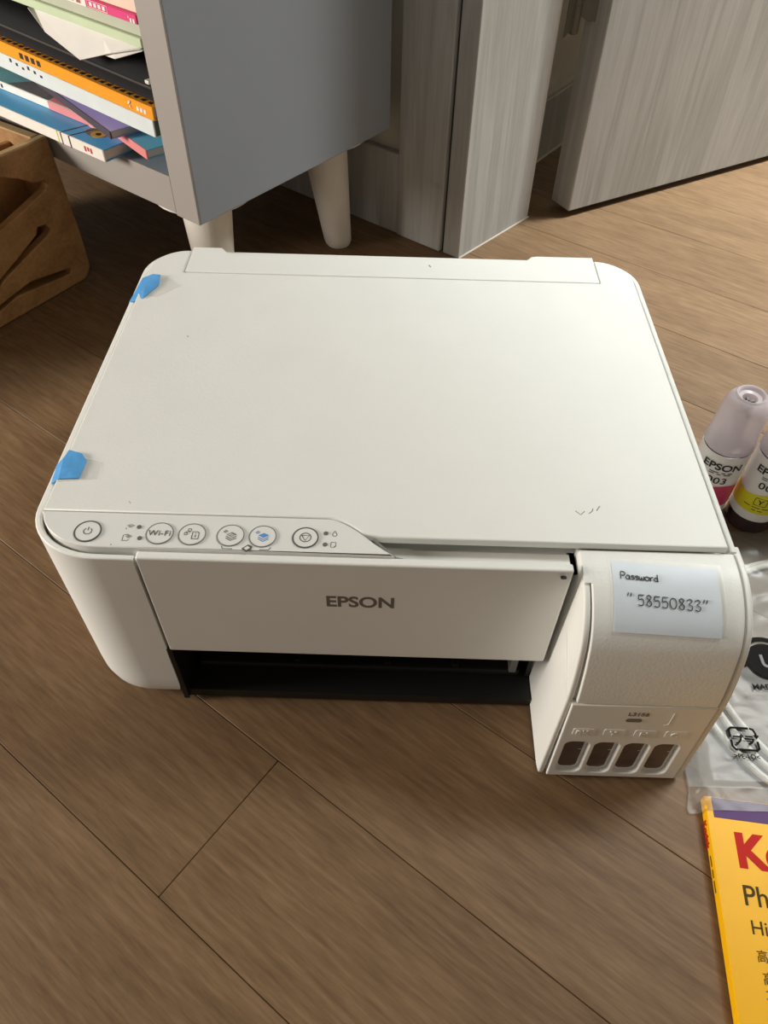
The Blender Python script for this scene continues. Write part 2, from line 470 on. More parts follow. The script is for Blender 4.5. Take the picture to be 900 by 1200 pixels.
# rim round the top
inner = [(p.x, p.y) for p in (Vector(q) for q in offset_loop(list(reversed([(-.1308, YF)] + lcorner + bl + br + [(XR, .2475)])), .0036))]
path_o = [(-.1308, YF)] + lcorner + bl + br + [(XR, .2475)]
path_i = list(reversed(inner))
path_i[0] = (-.1308, YF + .0034); path_i[-1] = (XR - .0034, .2475)
obj('rim', plate([list(reversed(path_o + list(reversed(path_i))))], .142, .1535, .0010, 2), 'white', pr, 50)
# feet
for fx, fy in ((-.15, .27), (-.15, .50), (.15, .50), (.15, .27)):
    obj('foot', lathe([(0, 0), (.008, 0), (.008, .006), (0, .006)], 16, Matrix.Translation((fx, fy, 0))), 'black', pr)
# black paper output slot
sl = join_bm(box_bm(-.1315, .0965, .395, .399, .004, .066), box_bm(-.1315, .0965, .2335, .399, .003, .011),
             box_bm(-.1315, .0965, .237, .399, .0655, .0665), box_bm(-.1318, -.1285, .2312, .399, .003, .066), box_bm(.094, .0966, .25, .399, .004, .066))
slot = obj('output_slot', sl, 'black', pr)
obj('output_tray', box_bm(-.124, .090, .250, .39, .012, .018, .002), 'black', slot)
for gx in (-.06, .0, .045):
    obj('tray_rib', box_bm(gx, gx + .004, .252, .39, .018, .0205, .0006), 'black', slot)
obj('tray_guide', box_bm(.0825, .0875, .250, .285, .016, .034, .001), 'ring', slot)
# control panel
Lr = .0052
linner = [(XL + Lr + (.040 - Lr) * (1 + math.cos(math.radians(a))), YF + Lr + (.034 - Lr) * (1 + math.sin(math.radians(a)))) for a in [270 - 90 * i / 12 for i in range(13)]]
PY = .2592
rend = catmull([(-.034, PY), (-.0285, PY - .0006), (-.0215, PY - .0040), (-.0135, PY - .0100), (-.005, PY - .0175), (.0035, YF + .0052)], 6)
cp = [p for p in linner if p[1] < PY] + [(XL + Lr, PY)] + rend
cp = [(x, max(y, YF + .0048)) for x, y in cp]
panel = obj('control_panel', plate([list(reversed(cp))], .142, .1568, .0007, 2), 'panel_white', pr, 50)
ZP = .15685
def lay(me, m, par, name, z=ZP):
    me.transform(Matrix.Translation((0, 0, z))); return obj(name, me, m, par, 0)
def circ(cx, cy, r, n=40): return arc(cx, cy, r, 0, 360 - 360 / n, n - 1)
def icon(name, par, paths, w, m='inkgrey'): return lay(strokes(paths, w), m, par, name)
btn = {}
for key, bx_, r, w_ in (('power', -.1569, .0068, .0007), ('wifi', -.1192, .0070, .00045), ('info', -.1023, .0070, .00045), ('mono', -.0822, .0070, .00045), ('colour', -.0654, .0070, .00045), ('stop', -.0431, .0066, .00065)):
    by_ = .2456
    b = lay(plate([circ(bx_, by_, r - w_ * .5)], 0, .0004, .00015, 1), 'panel_white', panel, 'button')
    lay(plate([circ(bx_, by_, r + w_ * .5), circ(bx_, by_, r - w_ * .5)], 0, .0005), 'ring' if w_ < .0006 else 'inkgrey', panel, 'button_ring')
    btn[key] = (b, bx_, by_)
ZI = ZP + .0005
def bicon(key, paths, w, m='inkgrey', name='icon', fill=None):
    b, x, y = btn[key]
    me = strokes([[(x + p[0] * .001, y + p[1] * .001) for p in q] for q in paths], w)
    return lay(me, m, panel, name, ZI)
bicon('power', [arc(0, 0, 2.1, 125, 415, 18), [(0, .4), (0, 2.7)]], .0005)
b, x, y = btn['wifi']
me = text_mesh('Wi-Fi', .0049, Matrix.Translation((x, y - .0016, 0)), .00001, 1.0, 0.0001, 'CENTER', spacing=1.08); lay(me, 'inkgrey', panel, 'lettering', ZI)
bicon('info', [[(.2, -3.2), (3.6, -3.2), (3.6, .8), (2.8, 1.6), (.2, 1.6), (.2, -3.2)], [(1.9, -2.2), (1.9, -.4)]], .0005)
bicon('info', [[(1.9, .3), (1.9, .7)]], .0007)
bicon('info', [rrect(-2.4, 2.0, -.8, 3.5, .3, 3) + [(-1.5, 2.0)], rrect(-4.0, -.6, -2.6, .8, .3, 3) + [(-3, -.6)], [(-3.3, .8), (-3.3, 1.4), (-.8, 1.4)], [(-1.6, 2.0), (-1.6, 1.4)], [(-1.6, 0), (-1.5, .1)]], .0004)
def copy_icon(key, m, fm):
    b, x, y = btn[key]
    def q(pts): return [(x + p[0] * .001, y + p[1] * .001) for p in pts]
    for k, dy in enumerate((-1.9, -.7, .5)):
        sq = [(-2.2, dy), (.6, dy + 1.5), (3.2, dy), (.4, dy - 1.6)]
        if k == 2: lay(plate([q(sq)], 0, .0001), fm, panel, 'icon', ZI)
        else: lay(strokes([q([(-2.2, dy), (.4, dy - 1.6), (3.2, dy)])], .0005), m, panel, 'icon', ZI)
    lay(strokes([q([(-3.9, 2.3), (-2.8, 3.3), (-1.7, 2.5), (-2.8, 1.5), (-3.9, 2.3)]), q([(-3.2, 2.4), (-2.3, 2.4)])], .00035), m, panel, 'icon', ZI)
copy_icon('mono', 'inkgrey', 'ring'); copy_icon('colour', 'blueprint', 'blueprint')
b, x, y = btn['mono']
me = strokes([[(x + p[0] * .001, y + p[1] * .001) for p in ((-1.4, .7), (1.4, -.6))], [(x + p[0] * .001, y + p[1] * .001) for p in ((-.5, 1.2), (2.2, -.2))]], .00035); lay(me, 'panel_white', panel, 'icon', ZI + .0001)
bicon('stop', [arc(0, 0, 2.9, 0, 360, 24), [(-2, 1.3), (2, 1.3), (0, -2.1), (-2, 1.3)]], .0005)
icon('icon_line', panel, [[(-.0858, .2386), (-.0852, .2370), (-.0800, .2370)], [(-.0660, .2370), (-.0612, .2370), (-.0604, .2386)]], .0005)
lay(plate([[(-.0752, .2372), (-.0722, .2400), (-.0698, .2388), (-.0703, .2362), (-.0728, .2352)], ], 0, .0002), 'inkgrey', panel, 'icon')
lay(plate([[(-.0740, .2374), (-.0722, .2390), (-.0709, .2378), (-.0726, .2362)]], 0, .0003), 'panel_white', panel, 'icon')
for lx, ly in ((-.1309, .2496), (-.1289, .2421), (-.0326, .2490), (-.0325, .2415)):
    lay(plate([circ(lx, ly, .00125, 20)], 0, .0003), 'led', panel, 'indicator_light')
# wifi / wifi-direct marks, drop and sheet marks
def wifi_arcs(cx, cy, s): return [arc(cx, cy, s * k, 40, 140, 8) for k in (1, 1.9, 2.8)]
icon('icon', panel, wifi_arcs(-.1355, .2486, .0009) + [[(-.1375, .2490), (-.1375, .2478)]], .0004)
icon('icon', panel, [[(-.1378, .2403), (-.1378, .2438), (-.1366, .2444), (-.1350, .2444)], [(-.1378, .2403), (-.1352, .2403), (-.1344, .2412)]] + wifi_arcs(-.1348, .2416, .0008), .0004)
icon('icon', panel, [[(-.0280, .2508), (-.0291, .2488)] + arc(-.0280, .2485, .0012, 180, 360, 10) + [(-.0269, .2488), (-.0280, .2508)]], .0004)
icon('icon', panel, [[(-.0295, .2432), (-.0270, .2432), (-.0270, .2407), (-.0277, .2399), (-.0295, .2399), (-.0295, .2432)], [(-.0277, .2399), (-.0277, .2407), (-.0270, .2407)]], .0004)

# lid: flat cover, its bed, hinge cover at the back
li = offset_loop(list(reversed(bl + br)), 0)
ins = .0056
blI = arc(XL + .032, YB - .032, .032 - ins, 180, 90, 10); brI = arc(XR - .032, YB - .032, .032 - ins, 90, 0, 10)
g = .0006
HX0, HX1, HY = -.1580, .1520, .4990
front_l = [(XL + ins, PY + g)] + [(p[0] + g * .5, p[1] + g) for p in rend if p[1] > .2490][:] + [(-.0045, .2474)]
lid = [(XL + ins, PY + g)] + blI[:-1] + [(HX0 - g, YB - ins), (HX0 - g, HY - g * 2), (HX1 + g, HY - g * 2), (HX1 + g, YB - ins)] + brI[1:] + [(XR - ins, .2474)] + [(-.0030, .2474)] + list(reversed(front_l[1:-1]))
lid = list(reversed(lid)) if sum((a[0] * b[1] - b[0] * a[1]) for a, b in zip(lid, lid[1:] + lid[:1])) < 0 else lid
lido = obj('lid', plate([lid], .1518, T, .0011, 3), 'white_grain', pr, 60)
bed = offset_loop([(XL + ins, PY + g), (-.02, PY + g), (-.02, .262), (XR - ins, .262), (XR - ins, YB - .012), (XL + ins, YB - .012)], .004)
bed = [(XL + .010, PY + .004), (-.0300, PY + .004), (-.0300, .259), (XR - .010, .259), (XR - .010, YB - .034), (XR - .034, YB - .010), (XL + .034, YB - .010), (XL + .010, YB - .034)]
obj('scanner_bed', plate([bed], .142, .1520), 'white', pr)
hc = [(HX0, HY), (HX1, HY), (HX1, YB), (.109, YB), (.1045, YB - .0010), (.1020, YB - .0045), (.0990, YB - .0072), (.095, YB - .008), (-.1265, YB - .008), (-.1305, YB - .0068), (-.1330, YB - .0035), (-.1355, YB), (HX0, YB)]
obj('hinge_cover', plate([hc], .148, T - .0002, .0009, 2), 'white', pr, 50)
obj('scuff_mark', strokes([[(.1010, .2700), (.1035, .2672), (.1060, .2700)], [(.1080, .2682), (.1100, .2700), (.1108, .2720)], [(.1125, .2705), (.1148, .2740)]], .0006, Matrix.Translation((0, 0, T))), 'ring', pr, 0)
obj('scuff_mark', strokes([[(-.1398, .4185), (-.1385, .4172)]], .0006, Matrix.Translation((0, 0, T))), 'ring', pr, 0)
obj('scuff_mark', strokes([[(.0250, .5170), (.0262, .5140)]], .0006, Matrix.Translation((0, 0, T))), 'inkgrey', pr, 0)
for q in ((-.1408, .2672), (-.1400, .2664), (-.1428, .2375)):
    obj('scuff_mark', strokes([[q, (q[0] + .0004, q[1] - .0002)]], .0007, Matrix.Translation((0, 0, T))), 'inkgrey', pr, 0)

# front cover of the paper path, logo, finger grip
fp = obj('front_panel', box_bm(-.1295, .0955, YF, YF + .0055, .0645, .1548, .0014, 3), 'white', pr, 50)
me = text_mesh('EPSON', .0136, frame((-.0328, YF + .00036, .1170), (1, 0, 0), (0, 0, 1)), .00038, 1.0, .0004)
xs = [v.co.x for v in me.vertices]; k = .0368 / (max(xs) - min(xs)); x0 = min(xs)
for v in me.vertices: v.co.x = -.0325 + (v.co.x - x0) * k
obj('logo_lettering', me, 'logo', fp, 0)
obj('sensor_hole', lathe([(0, -.0002), (.0012, -.0002), (.0012, .0012), (0, .0012)], 14, frame((.0905, YF - .0004, .1505), (1, 0, 0), (0, 0, 1)) @ Matrix.Diagonal((1.3, .5, 1, 1))), 'black', fp)
obj('grip_edge', loft(list(reversed([(.006, .2362), (-.010, .2480), (.0965, .2480), (.0965, .2362)])), [(.1425, 0), (.1462, 0)]), 'white', pr)
obj('grip_slot', box_bm(.024, .082, .2392, .2406, .1458, .1464, .0002, 1), 'ring', pr)
gw = bmesh.new()
gv = [gw.verts.new(p) for p in ((-.006, .2490, .1462), (.006, .2368, .1462), (.004, .2368, .1550), (-.0085, .2490, .1550))]
gw.faces.new(gv)
gv2 = [gw.verts.new(p) for p in ((.012, .2490, .1464), (.022, .2368, .1464))]
gw.faces.new((gv[0], gv[1], gv2[1], gv2[0])); gw.faces.new((gv[1], gv[2], gv2[1]))
obj('grip_wall', gw, 'white', pr)

# ---- ink tank unit
PROF = [(.2465, .1525), (.240, .1525), (.233, .1518), (.225, .1495), (.2165, .1452), (.2085, .1385), (.2025, .1295), (.198, .117), (.1945, .103), (.192, .088), (.1905, .065), (.1885, .033), (.1868, .004)]
prof = catmull([(p[0], p[1]) for p in PROF], 4)
def at_s(s):
    """point and outward normal on the tank profile at arc length s"""
    for (y0, z0), (y1, z1) in zip(prof, prof[1:]):
        L = math.hypot(y1 - y0, z1 - z0)
        if s <= L: 
            return y0 + (y1 - y0) * s / L, z0 + (z1 - z0) * s / L, ((z1 - z0) / L, -(y1 - y0) / L)
        s -= L
    (y0, z0), (y1, z1) = prof[-2:]; L = math.hypot(y1 - y0, z1 - z0)
    return y1, z1, ((z1 - z0) / L, -(y1 - y0) / L)
def prism_x(pts_yz, x0, x1, bevel=0.0, seg=2):
    me = plate([pts_yz], x0, x1, bevel, seg)       # local (y,z,x)
    me.transform(Matrix(((0, 0, 1, 0), (1, 0, 0, 0), (0, 1, 0, 0), (0, 0, 0, 1))))
    return me
def inset_prof(d, zmin=-1, ycut=.252):
    q = []
    for i, (y, z) in enumerate(prof):
        a = prof[max(i - 1, 0)]; b = prof[min(i + 1, len(prof) - 1)]
        ty, tz = b[0] - a[0], b[1] - a[1]; L = math.hypot(ty, tz)
        q.append((y - tz / L * d, z + ty / L * d))
    return q
tank = obj('tank_housing', prism_x(inset_prof(.004) + [(.190, .004), (.300, .004), (.300, .140), (.2465, .148)], .1020, .1825), 'white', pr)
pc = [(y, z - .0012 * max(0, min(1, (y - .228) / .006))) for y, z in inset_prof(.0012)]
ck = prism_x(pc + [(.194, .0015), (.252, .0035), (.252, .1495)], .0972, .1008, .0012, 2)
for v in ck.vertices: v.co.x += .0034 * v.co.z / .15
obj('tank_side', ck, 'white', pr, 40)
obj('tank_side', prism_x(inset_prof(.0004) + [(.194, .0015), (.290, .0035), (.290, .142), (.252, .144), (.252, .1521), (.248, .1521)], .1822, .1860, .0012, 2), 'white', pr, 40)
obj('side_seam', tube([[(.0996, .2300, .1120), (.0994, .2180, .1060), (.0993, .2080, .0995), (.0991, .1945, .0905)]], .00035, 1), 'panel_white', pr)
# hinged tank cover
si = next(i for i, p in enumerate(prof) if p[1] < .0885)
cov_o = prof[:si + 1]; cov_i = list(reversed(inset_prof(.0045)[:si + 1]))
cvm = bmesh.new(); cvm.from_mesh(prism_x(cov_o + cov_i, .1046, .1816, .0010, 2))
cvm.from_mesh(prism_x([p for p in prof if p[1] > .1500] + [(.2330, .1502), (.2465, .1502)], .1006, .1056, .0004, 1))
cover = obj('tank_cover', cvm, 'white_grain', pr, 50)
# lower front with four ink windows
lo0 = Vector((0, .1919, .0868)); lo1 = Vector((0, .1868, .0035))
fd = (lo1 - lo0); LH = fd.length; fd.normalize()
FM = frame((0, lo0.y, lo0.z), (1, 0, 0), -fd)       # local x right, y up the face, z out towards the viewer
WX = (.1142, .1317, .1492, .1667); WW, W0, W1 = .0144, -LH + .0050, -LH + .0425
holes = [rrect(wx - WW / 2, W0, wx + WW / 2, W1, .0046) for wx in WX]
face = plate([[(.1027, -LH), (.1820, -LH), (.1820, 0), (.1027, 0)]] + [list(reversed(h)) for h in holes], -.0035, .0002, .0008, 2, FM)
front = obj('tank_front', face, 'white', pr, 40)
for wx in WX:
    wdw = obj('ink_window', plate([rrect(wx - WW / 2 - .001, W0 - .001, wx + WW / 2 + .001, W1 + .001, .005)], -.0040, -.0030, 0, 1, FM), 'white', front)
    obj('ink_level', plate([rrect(wx - WW / 2 + .0012, W0 + .0030, wx + WW / 2 - .0022, W1 - .0004, .0036)], -.0031, -.0022, .0002, 1, FM), 'ink_window', front)
    obj('level_mark', strokes([[(wx + .0015, W1 - .0085), (wx + .0035, W1 - .0085)]], .0004, FM), 'panel_white', front, 0)
for wx, s in zip(WX, ('BK', 'Y', 'M', 'C')):
    cx_ = wx + .0005; cy_ = -.0295
    obj('emboss_frame', plate([rrect(cx_ - .0062, cy_ - .0032, cx_ + .0062, cy_ + .0042, .0012, 3)], 0, .0005, .0002, 1, FM), 'white', front)
    obj('emboss_letter', text_mesh(s, .0062, FM @ Matrix.Translation((cx_ - .0008, cy_ - .0018, .0006)), .0001, 1, .0003, 'CENTER'), 'white', front, 0)
obj('model_lettering', text_mesh('L3156', .0050, FM @ Matrix.Translation((.1350, -.0098, .0003)), .00008, .95, .0001), 'logo', front, 0)
obj('model_mark', plate([rrect(.1352, -.0162, .1440, -.0128, .0012, 3)], 0.0002, .0005, 0, 1, FM), 'logo', front, 0)
obj('model_mark', strokes([[(.1368, -.0145), (.1388, -.0145)], [(.1400, -.0145), (.1425, -.0145)]], .0007, FM @ Matrix.Translation((0, 0, .0005))), 'ring', front, 0)
obj('emboss_line', strokes([[(.1600, -.0060), (.1600, -.0175), (.1590, -.0188), (.1575, -.0190)]], .0007, FM @ Matrix.Translation((0, 0, .0002)), .6), 'white', front, 0)

# ================================================================== NOTE taped on the tank cover
def on_tank(x, s, h=.0003):
    y, z, n = at_s(s); return (x, y + n[0] * h, z + n[1] * h)
def sheet(corners, h, nu=10, nv=24):
    """curved sheet on the tank between four (x,s) corners tl,tr,br,bl, with thickness"""
    bm = bmesh.new()
    def grid(hh):
        g = []
        for j in range(nv + 1):
            row = []
            for i in range(nu + 1):
                u, v = i / nu, j / nv
                tl, tr_, br_, bl_ = corners
                x = (tl[0] * (1 - u) + tr_[0] * u) * (1 - v) + (bl_[0] * (1 - u) + br_[0] * u) * v
                s = (tl[1] * (1 - u) + tr_[1] * u) * (1 - v) + (bl_[1] * (1 - u) + br_[1] * u) * v
                row.append(bm.verts.new(on_tank(x, s, hh)))
            g.append(row)
        return g
    a = grid(h); b = grid(h - .0003)
    for j in range(nv):
        for i in range(nu):
            bm.faces.new((a[j][i], a[j + 1][i], a[j + 1][i + 1], a[j][i + 1]))
            bm.faces.new((b[j][i], b[j][i + 1], b[j + 1][i + 1], b[j + 1][i]))
    edge = [(0, i) for i in range(nu)] + [(j, nu) for j in range(nv)] + [(nv, i) for i in range(nu, 0, -1)] + [(j, 0) for j in range(nv, 0, -1)]
    for p, q in zip(edge, edge[1:] + edge[:1]):
        bm.faces.new((a[p[0]][p[1]], a[q[0]][q[1]], b[q[0]][q[1]], b[p[0]][p[1]]))
    bmesh.ops.recalc_face_normals(bm, faces=bm.faces)
    return bm
nt_ = thing('handwritten_note', 'pale blue handwritten password note taped on the ink tank cover', 'note', on_tank(.143, .028, 0))
obj('paper', sheet([(.1157, .0075), (.1688, .0104), (.1700, .0462), (.1152, .0442)], .0006), 'note', nt_)
obj('clear_tape', sheet([(.1140, .0055), (.1716, .0080), (.1727, .0480), (.1142, .0462)], .0010), 'cleartape', nt_)
GL = {
 'P': [[(0, 0), (.05, 1), (.45, 1), (.6, .8), (.5, .55), (.08, .5)]],
 'a': [[(.5, .5), (.2, .58), (.02, .3), (.12, .02), (.4, .08), (.5, .5), (.5, .1), (.62, 0)]],
 's': [[(.48, .5), (.2, .58), (.08, .42), (.4, .25), (.4, .05), (.05, .02)]],
 'w': [[(0, .5), (.08, .05), (.22, .02), (.33, .4), (.4, .05), (.58, .05), (.68, .55)]],
 'o': [arc(.28, .28, .28, 80, 440, 12)],
 'r': [[(0, .52), (.08, 0), (.1, .3), (.25, .52), (.45, .5)]],
 'd': [[(.48, .4), (.2, .5), (.02, .22), (.2, 0), (.45, .15), (.52, 1), (.5, .05), (.58, 0)]],
 '5': [[(.1, .95), (.07, .55), (.38, .6), (.52, .32), (.38, .03), (.02, .06)], [(.1, .95), (.55, .95)]],
 '8': [[(.5, .82), (.28, 1), (.08, .8), (.3, .55), (.52, .28), (.3, 0), (.06, .22), (.3, .52), (.5, .82)]],
 '0': [[(.3 + .3 * math.cos(q * .5), .48 + .47 * math.sin(q * .5)) for q in range(3, 17)]],
 '3': [[(.05, .85), (.3, 1), (.5, .8), (.2, .55), (.52, .35), (.4, .03), (.05, .08)]],
 '"': [[(.08, 1.1), (.0, .7)], [(.42, 1.1), (.32, .7)]],
}
def write(txt, x0, s0, size, adv, slope):
    paths = []; x = x0
    for ch in txt:
        if ch != ' ':
            for st in GL[ch]:
                q = catmull(st, 4) if len(st) > 2 else st
                paths.append([on_tank(x + p[0] * size, s0 + (x - x0) * slope - p[1] * size + p[0] * size * slope, .0010) for p in q])
        x += adv.get(ch, .72) * size
    return tube(paths, .00022, 1)
obj('handwriting', write('Password', .1195, .0172, .0038, {'P': .68, 'a': .66, 's': .55, 'w': .78, 'o': .66, 'r': .52}, .06), 'pen', nt_, 0)
obj('handwriting', write('"', .1222, .0292, .0045, {}, .1), 'pen', nt_, 0)
obj('handwriting', write('58550833', .1272, .0306, .0056, {'0': .78}, .07), 'pen', nt_, 0)
obj('handwriting', write('"', .1604, .0318, .0045, {}, .1), 'pen', nt_, 0)

# ================================================================== BLUE TAPE scraps on the lid edge
def crumple(name, label, pts, facets, tail):
    t = thing(name, label, 'tape', (pts[0][0], pts[0][1], T))
    bm = bmesh.new()
    v = [bm.verts.new(p) for p in pts]
    for f in facets: bm.faces.new([v[i] for i in f])
    bmesh.ops.recalc_face_normals(bm, faces=bm.faces)
    bmesh.ops.solidify(bm, geom=list(bm.faces), thickness=.0004)
    obj('blue_tab', bm, 'bluetape', t, 20)
    obj('clear_strip', plate([tail], T + .0001, T + .0004), 'cleartape', t, 0)
    return t
crumple('masking_tape', 'crumpled blue tape tab on the lid edge beside the hinge end',
        [(-.1912, .4618, T - .004), (-.1795, .4612, T + 0.0009), (-.1722, .4775, T + 0.0012), (-.1735, .4900, T + 0.0019), (-.1795, .4915, T + 0.0015), (-.1862, .4870, T + 0.0007), (-.1812, .4745, T + 0.0025), (-.1868, .4735, T + 0.0010)],
        [(0, 1, 6, 7), (1, 2, 6), (2, 3, 6), (3, 4, 5, 6), (5, 7, 6)],
        [(-.184, .4640), (-.170, .4640), (-.156, .4790), (-.168, .4890), (-.182, .4880)])
crumple('masking_tape', 'folded blue tape tab on the lid edge beside the power button',
        [(-.1914, .2815, T - .0055), (-.1908, .2975, T - .0040), (-.1858, .2985, T + 0.0008), (-.1840, .3040, T + 0.0017), (-.1760, .3015, T + 0.0015), (-.1720, .2965, T + 0.0010), (-.1722, .2828, T + 0.0009), (-.1835, .2820, T + 0.0008), (-.1800, .2915, T + 0.0016)],
        [(0, 7, 2, 1), (7, 8, 2), (7, 6, 8), (8, 6, 5), (8, 5, 4), (8, 4, 3, 2)],
        [(-.184, .2800), (-.163, .2830), (-.163, .2960), (-.174, .2990), (-.184, .2960)])

# ================================================================== CABINET
O = Vector((-.175, .6249, .126)); ca = Vector((-.804, .595, 0)).normalized(); cb = Vector((.595, .804, 0)).normalized()
CW, CD, CH = .62, .276, .66
cabm = Matrix((ca, cb, Vector((0, 0, 1)))).transposed().to_4x4()
cab = thing('storage_cabinet', 'grey open-shelf storage cabinet on splayed white legs', 'cabinet', (O.x, O.y, 0))
def CBX(a0, a1, b0, b1, z0, z1, bev=.001):
    bm = box_bm(a0, a1, b0, b1, z0, z1, bev, 1)
    bm.transform(Matrix.Translation((O.x, O.y, O.z)) @ cabm)
    bmesh.ops.recalc_face_normals(bm, faces=bm.faces)
    return bm
obj('side_panel', CBX(0, .0305, .0006, CD, 0, CH), 'cab', cab)
obj('side_panel', CBX(CW - .0305, CW, .0006, CD, 0, CH), 'cab', cab)
obj('front_edge', CBX(0.0002, .0303, -.0006, .0012, 0.0002, CH, .0004), 'cab_front', cab)
obj('front_edge', CBX(CW - .0303, CW, -.0006, .0012, 0.0002, CH, .0004), 'cab_front', cab)
bt = obj('bottom_panel', CBX(.0305, CW - .0305, .0006, CD, 0.002, .035), 'cab', cab)
obj('front_edge', CBX(.0303, CW - .0303, -.0006, .0012, 0.002, .0352, .0004), 'cab_front', cab)
obj('shelf_board', CBX(.0305, CW - .0305, .004, CD - .01, .300, .322), 'cab', cab)
obj('top_panel', CBX(-.004, CW + .004, -.004, CD, CH, CH + .022), 'cab', cab)
obj('back_panel', CBX(.0305, CW - .0305, CD - .008, CD, .035, CH), 'cab', cab)
for la, lb, sa, sb in ((.05, .05, -.012, -.012), (.05, .222, -.012, .006), (CW - .05, .05, .012, -.012), (CW - .05, .222, .012, .006)):
    tp = O + ca * la + cb * lb; ft = O + ca * (la + sa) + cb * (lb + sb)
    bm = bmesh.new(); rings = []
    for k, (f, r) in enumerate(((0, .0135), (.03, .0155), (.06, .0162), (1, .0255))):
        p = ft.lerp(tp, f); z = f * .124
        rings.append([bm.verts.new((p.x + r * math.cos(i * math.pi / 14), p.y + r * math.sin(i * math.pi / 14), z)) for i in range(28)])
    for a_, b_ in zip(rings, rings[1:]):
        for i in range(28): bm.faces.new((a_[i], a_[(i + 1) % 28], b_[(i + 1) % 28], b_[i]))
    bm.faces.new(list(reversed(rings[0]))); bm.faces.new(rings[-1])
    leg = obj('leg', bm, 'legwhite', cab)
    obj('leg_plate', lathe([(0, .1225), (.044, .1225), (.047, .1235), (.047, .1262), (0, .1262)], 36, Matrix.Translation((tp.x, tp.y, 0))), 'legwhite', leg)

# ================================================================== BOOKS on the cabinet shelf  (local axes: a along the shelf, b into it, z up; from O)
BM = Matrix.Translation(O) @ cabm
def book(name, label, a0, L, b0, D, z0, th, cover, spine=None, pages='page', yaw=0.0, tilt=0.0, ct=.0009, group='books in the grey cabinet', soft=False):
    """a0: right end of the spine; spine faces the room; yaw turns it flat about its right spine corner; tilt lifts the far end"""
    base = BM @ Vector((a0, b0, z0))
    t = thing(name, label, 'book', tuple(base), 0.0, group)
    m = BM.to_3x3().to_4x4() @ Matrix.Rotation(math.radians(yaw), 4, 'Z') @ Matrix.Rotation(math.radians(-tilt), 4, 'Y')
    def part(n, bm, mm, par=t):
        bm.transform(m); bmesh.ops.recalc_face_normals(bm, faces=bm.faces)
        o = obj(n, bm, mm, par, 35, True); ORG[o.name] = ORG[par.name]; return o
    part('cover', join_bm(box_bm(0, L, 0, D, 0, ct), box_bm(0, L, 0, D, th - ct, th)), cover)
    part('spine', box_bm(0, L, -.0012, .0006, 0, th, .0005, 1), spine or cover)
    part('pages', box_bm(.0012, L - .0012, .0006, D - .001, ct, th - ct), pages)
    return t, m
def mark(t, m, me, mm, name='print'):
    me.transform(m); o = obj(name, me, mm, t, 0, True); return o
SP = Matrix(((-1, 0, 0, 0), (0, 0, -1, 0), (0, 1, 0, 0), (0, 0, 0, 1)))    # text plane -> spine plane (reading towards the right end)
def spine_at(a, z): return Matrix.Translation((a, -.0019, z)) @ SP
def rect(a0, a1, z0, z1, p=-.0015): 
    return box_bm(a0, a1, p, p + .0006, z0, z1)
def me_of(bm):
    me = bpy.data.meshes.new('t'); bm.to_mesh(me); bm.free(); return me

t, m = book('blue_book', 'blue picture book with white spine, lowest in the cabinet', .095, .25, -.0168, .21, .0352, .0105, 'b_blue', 'spinewhite')
mark(t, m, me_of(join_bm(rect(.0475, .0490, 0, .0105), rect(.0600, .0612, 0, .0105))), 'textblack', 'spine_band')
mark(t, m, me_of(rect(.0655, .0668, 0, .0105)), 'yel', 'spine_band')
mark(t, m, me_of(join_bm(*[rect(.0165 + k * .0042, .0190 + k * .0042, .003 + (k % 2) * .001, .0075) for k in range(3)])), 'redprint', 'spine_mark')
for e_, (cx_, cy_, rx, ry, col) in enumerate(((.034, .020, .013, .009, 'b_grey'), (.030, .018, .008, .0065, 'ochre'), (.030, .018, .003, .0025, 'textblack'), (.048, .030, .010, .006, 'skin'))):
    mark(t, m, plate([[(cx_ + rx * math.cos(i * math.pi / 12), cy_ + ry * math.sin(i * math.pi / 12)) for i in range(24)]], .0105, .0107 + e_ * .0001), col, 'cover_print')
mark(t, m, plate([[(.060, 0), (.0612, 0), (.054, .030), (.048, .040), (.047, .039), (.0525, .029)], ], .0105, .0107), 'textblack', 'cover_print')
mark(t, m, plate([[(.0475, 0), (.049, 0), (.043, .022), (.0415, .022)], ], .0105, .0107), 'textblack', 'cover_print')

t, m = book('picture_book', 'thin teal and grey printed book lying on the blue picture book', .140, .235, .009, .19, .0460, .0075, 'b_teal', 'spinewhite')
mark(t, m, me_of(rect(.0, .067, .0002, .0073)), 'b_pink', 'spine_band')
mark(t, m, plate([[(0, .0005), (.067, .0005), (.075, .03), (0, .08)]], .0075, .0077), 'b_pink', 'cover_print')
mark(t, m, plate([[(.067, .0005), (.135, .0005), (.11, .03), (.075, .03)]], .0075, .0077), 'b_grey', 'cover_print')
mark(t, m, me_of(join_bm(*[rect(.142 + k * .006, .145 + k * .006, .002, .0055) for k in range(3)])), 'textblack', 'spine_mark')
t, m = book('purple_book', 'purple covered book lying askew on the blue picture book', .088, .16, -.0098, .075, .0545, .0068, 'b_purple', 'b_dark', yaw=12.4)
mark(t, m, plate([[(.10, .001), (.155, .001), (.155, .05), (.115, .04)]], .0068, .0070), 'b_pink', 'cover_print')
mark(t, m, plate([[(.055 + .012 * math.cos(i * math.pi / 8), .022 + .006 * math.sin(i * math.pi / 8)) for i in range(16)]], .0070, .0072), 'skin', 'cover_print')
t, m = book('small_book', 'small cyan and pink book wedged under the white workbook', .049, .085, -.0046, .08, .0460, .0082, 'b_cyan', 'b_pink', yaw=12.4)
t, m = book('white_workbook', 'thick white workbook with rounded spine under the orange notebook', .036, .26, -.001, .20, .0668, .0138, 'b_bluewhite', tilt=2.2)
mark(t, m, me_of(box_bm(-.0006, .0006, .0, .12, .001, .013)), 'b_leaf', 'end_print')
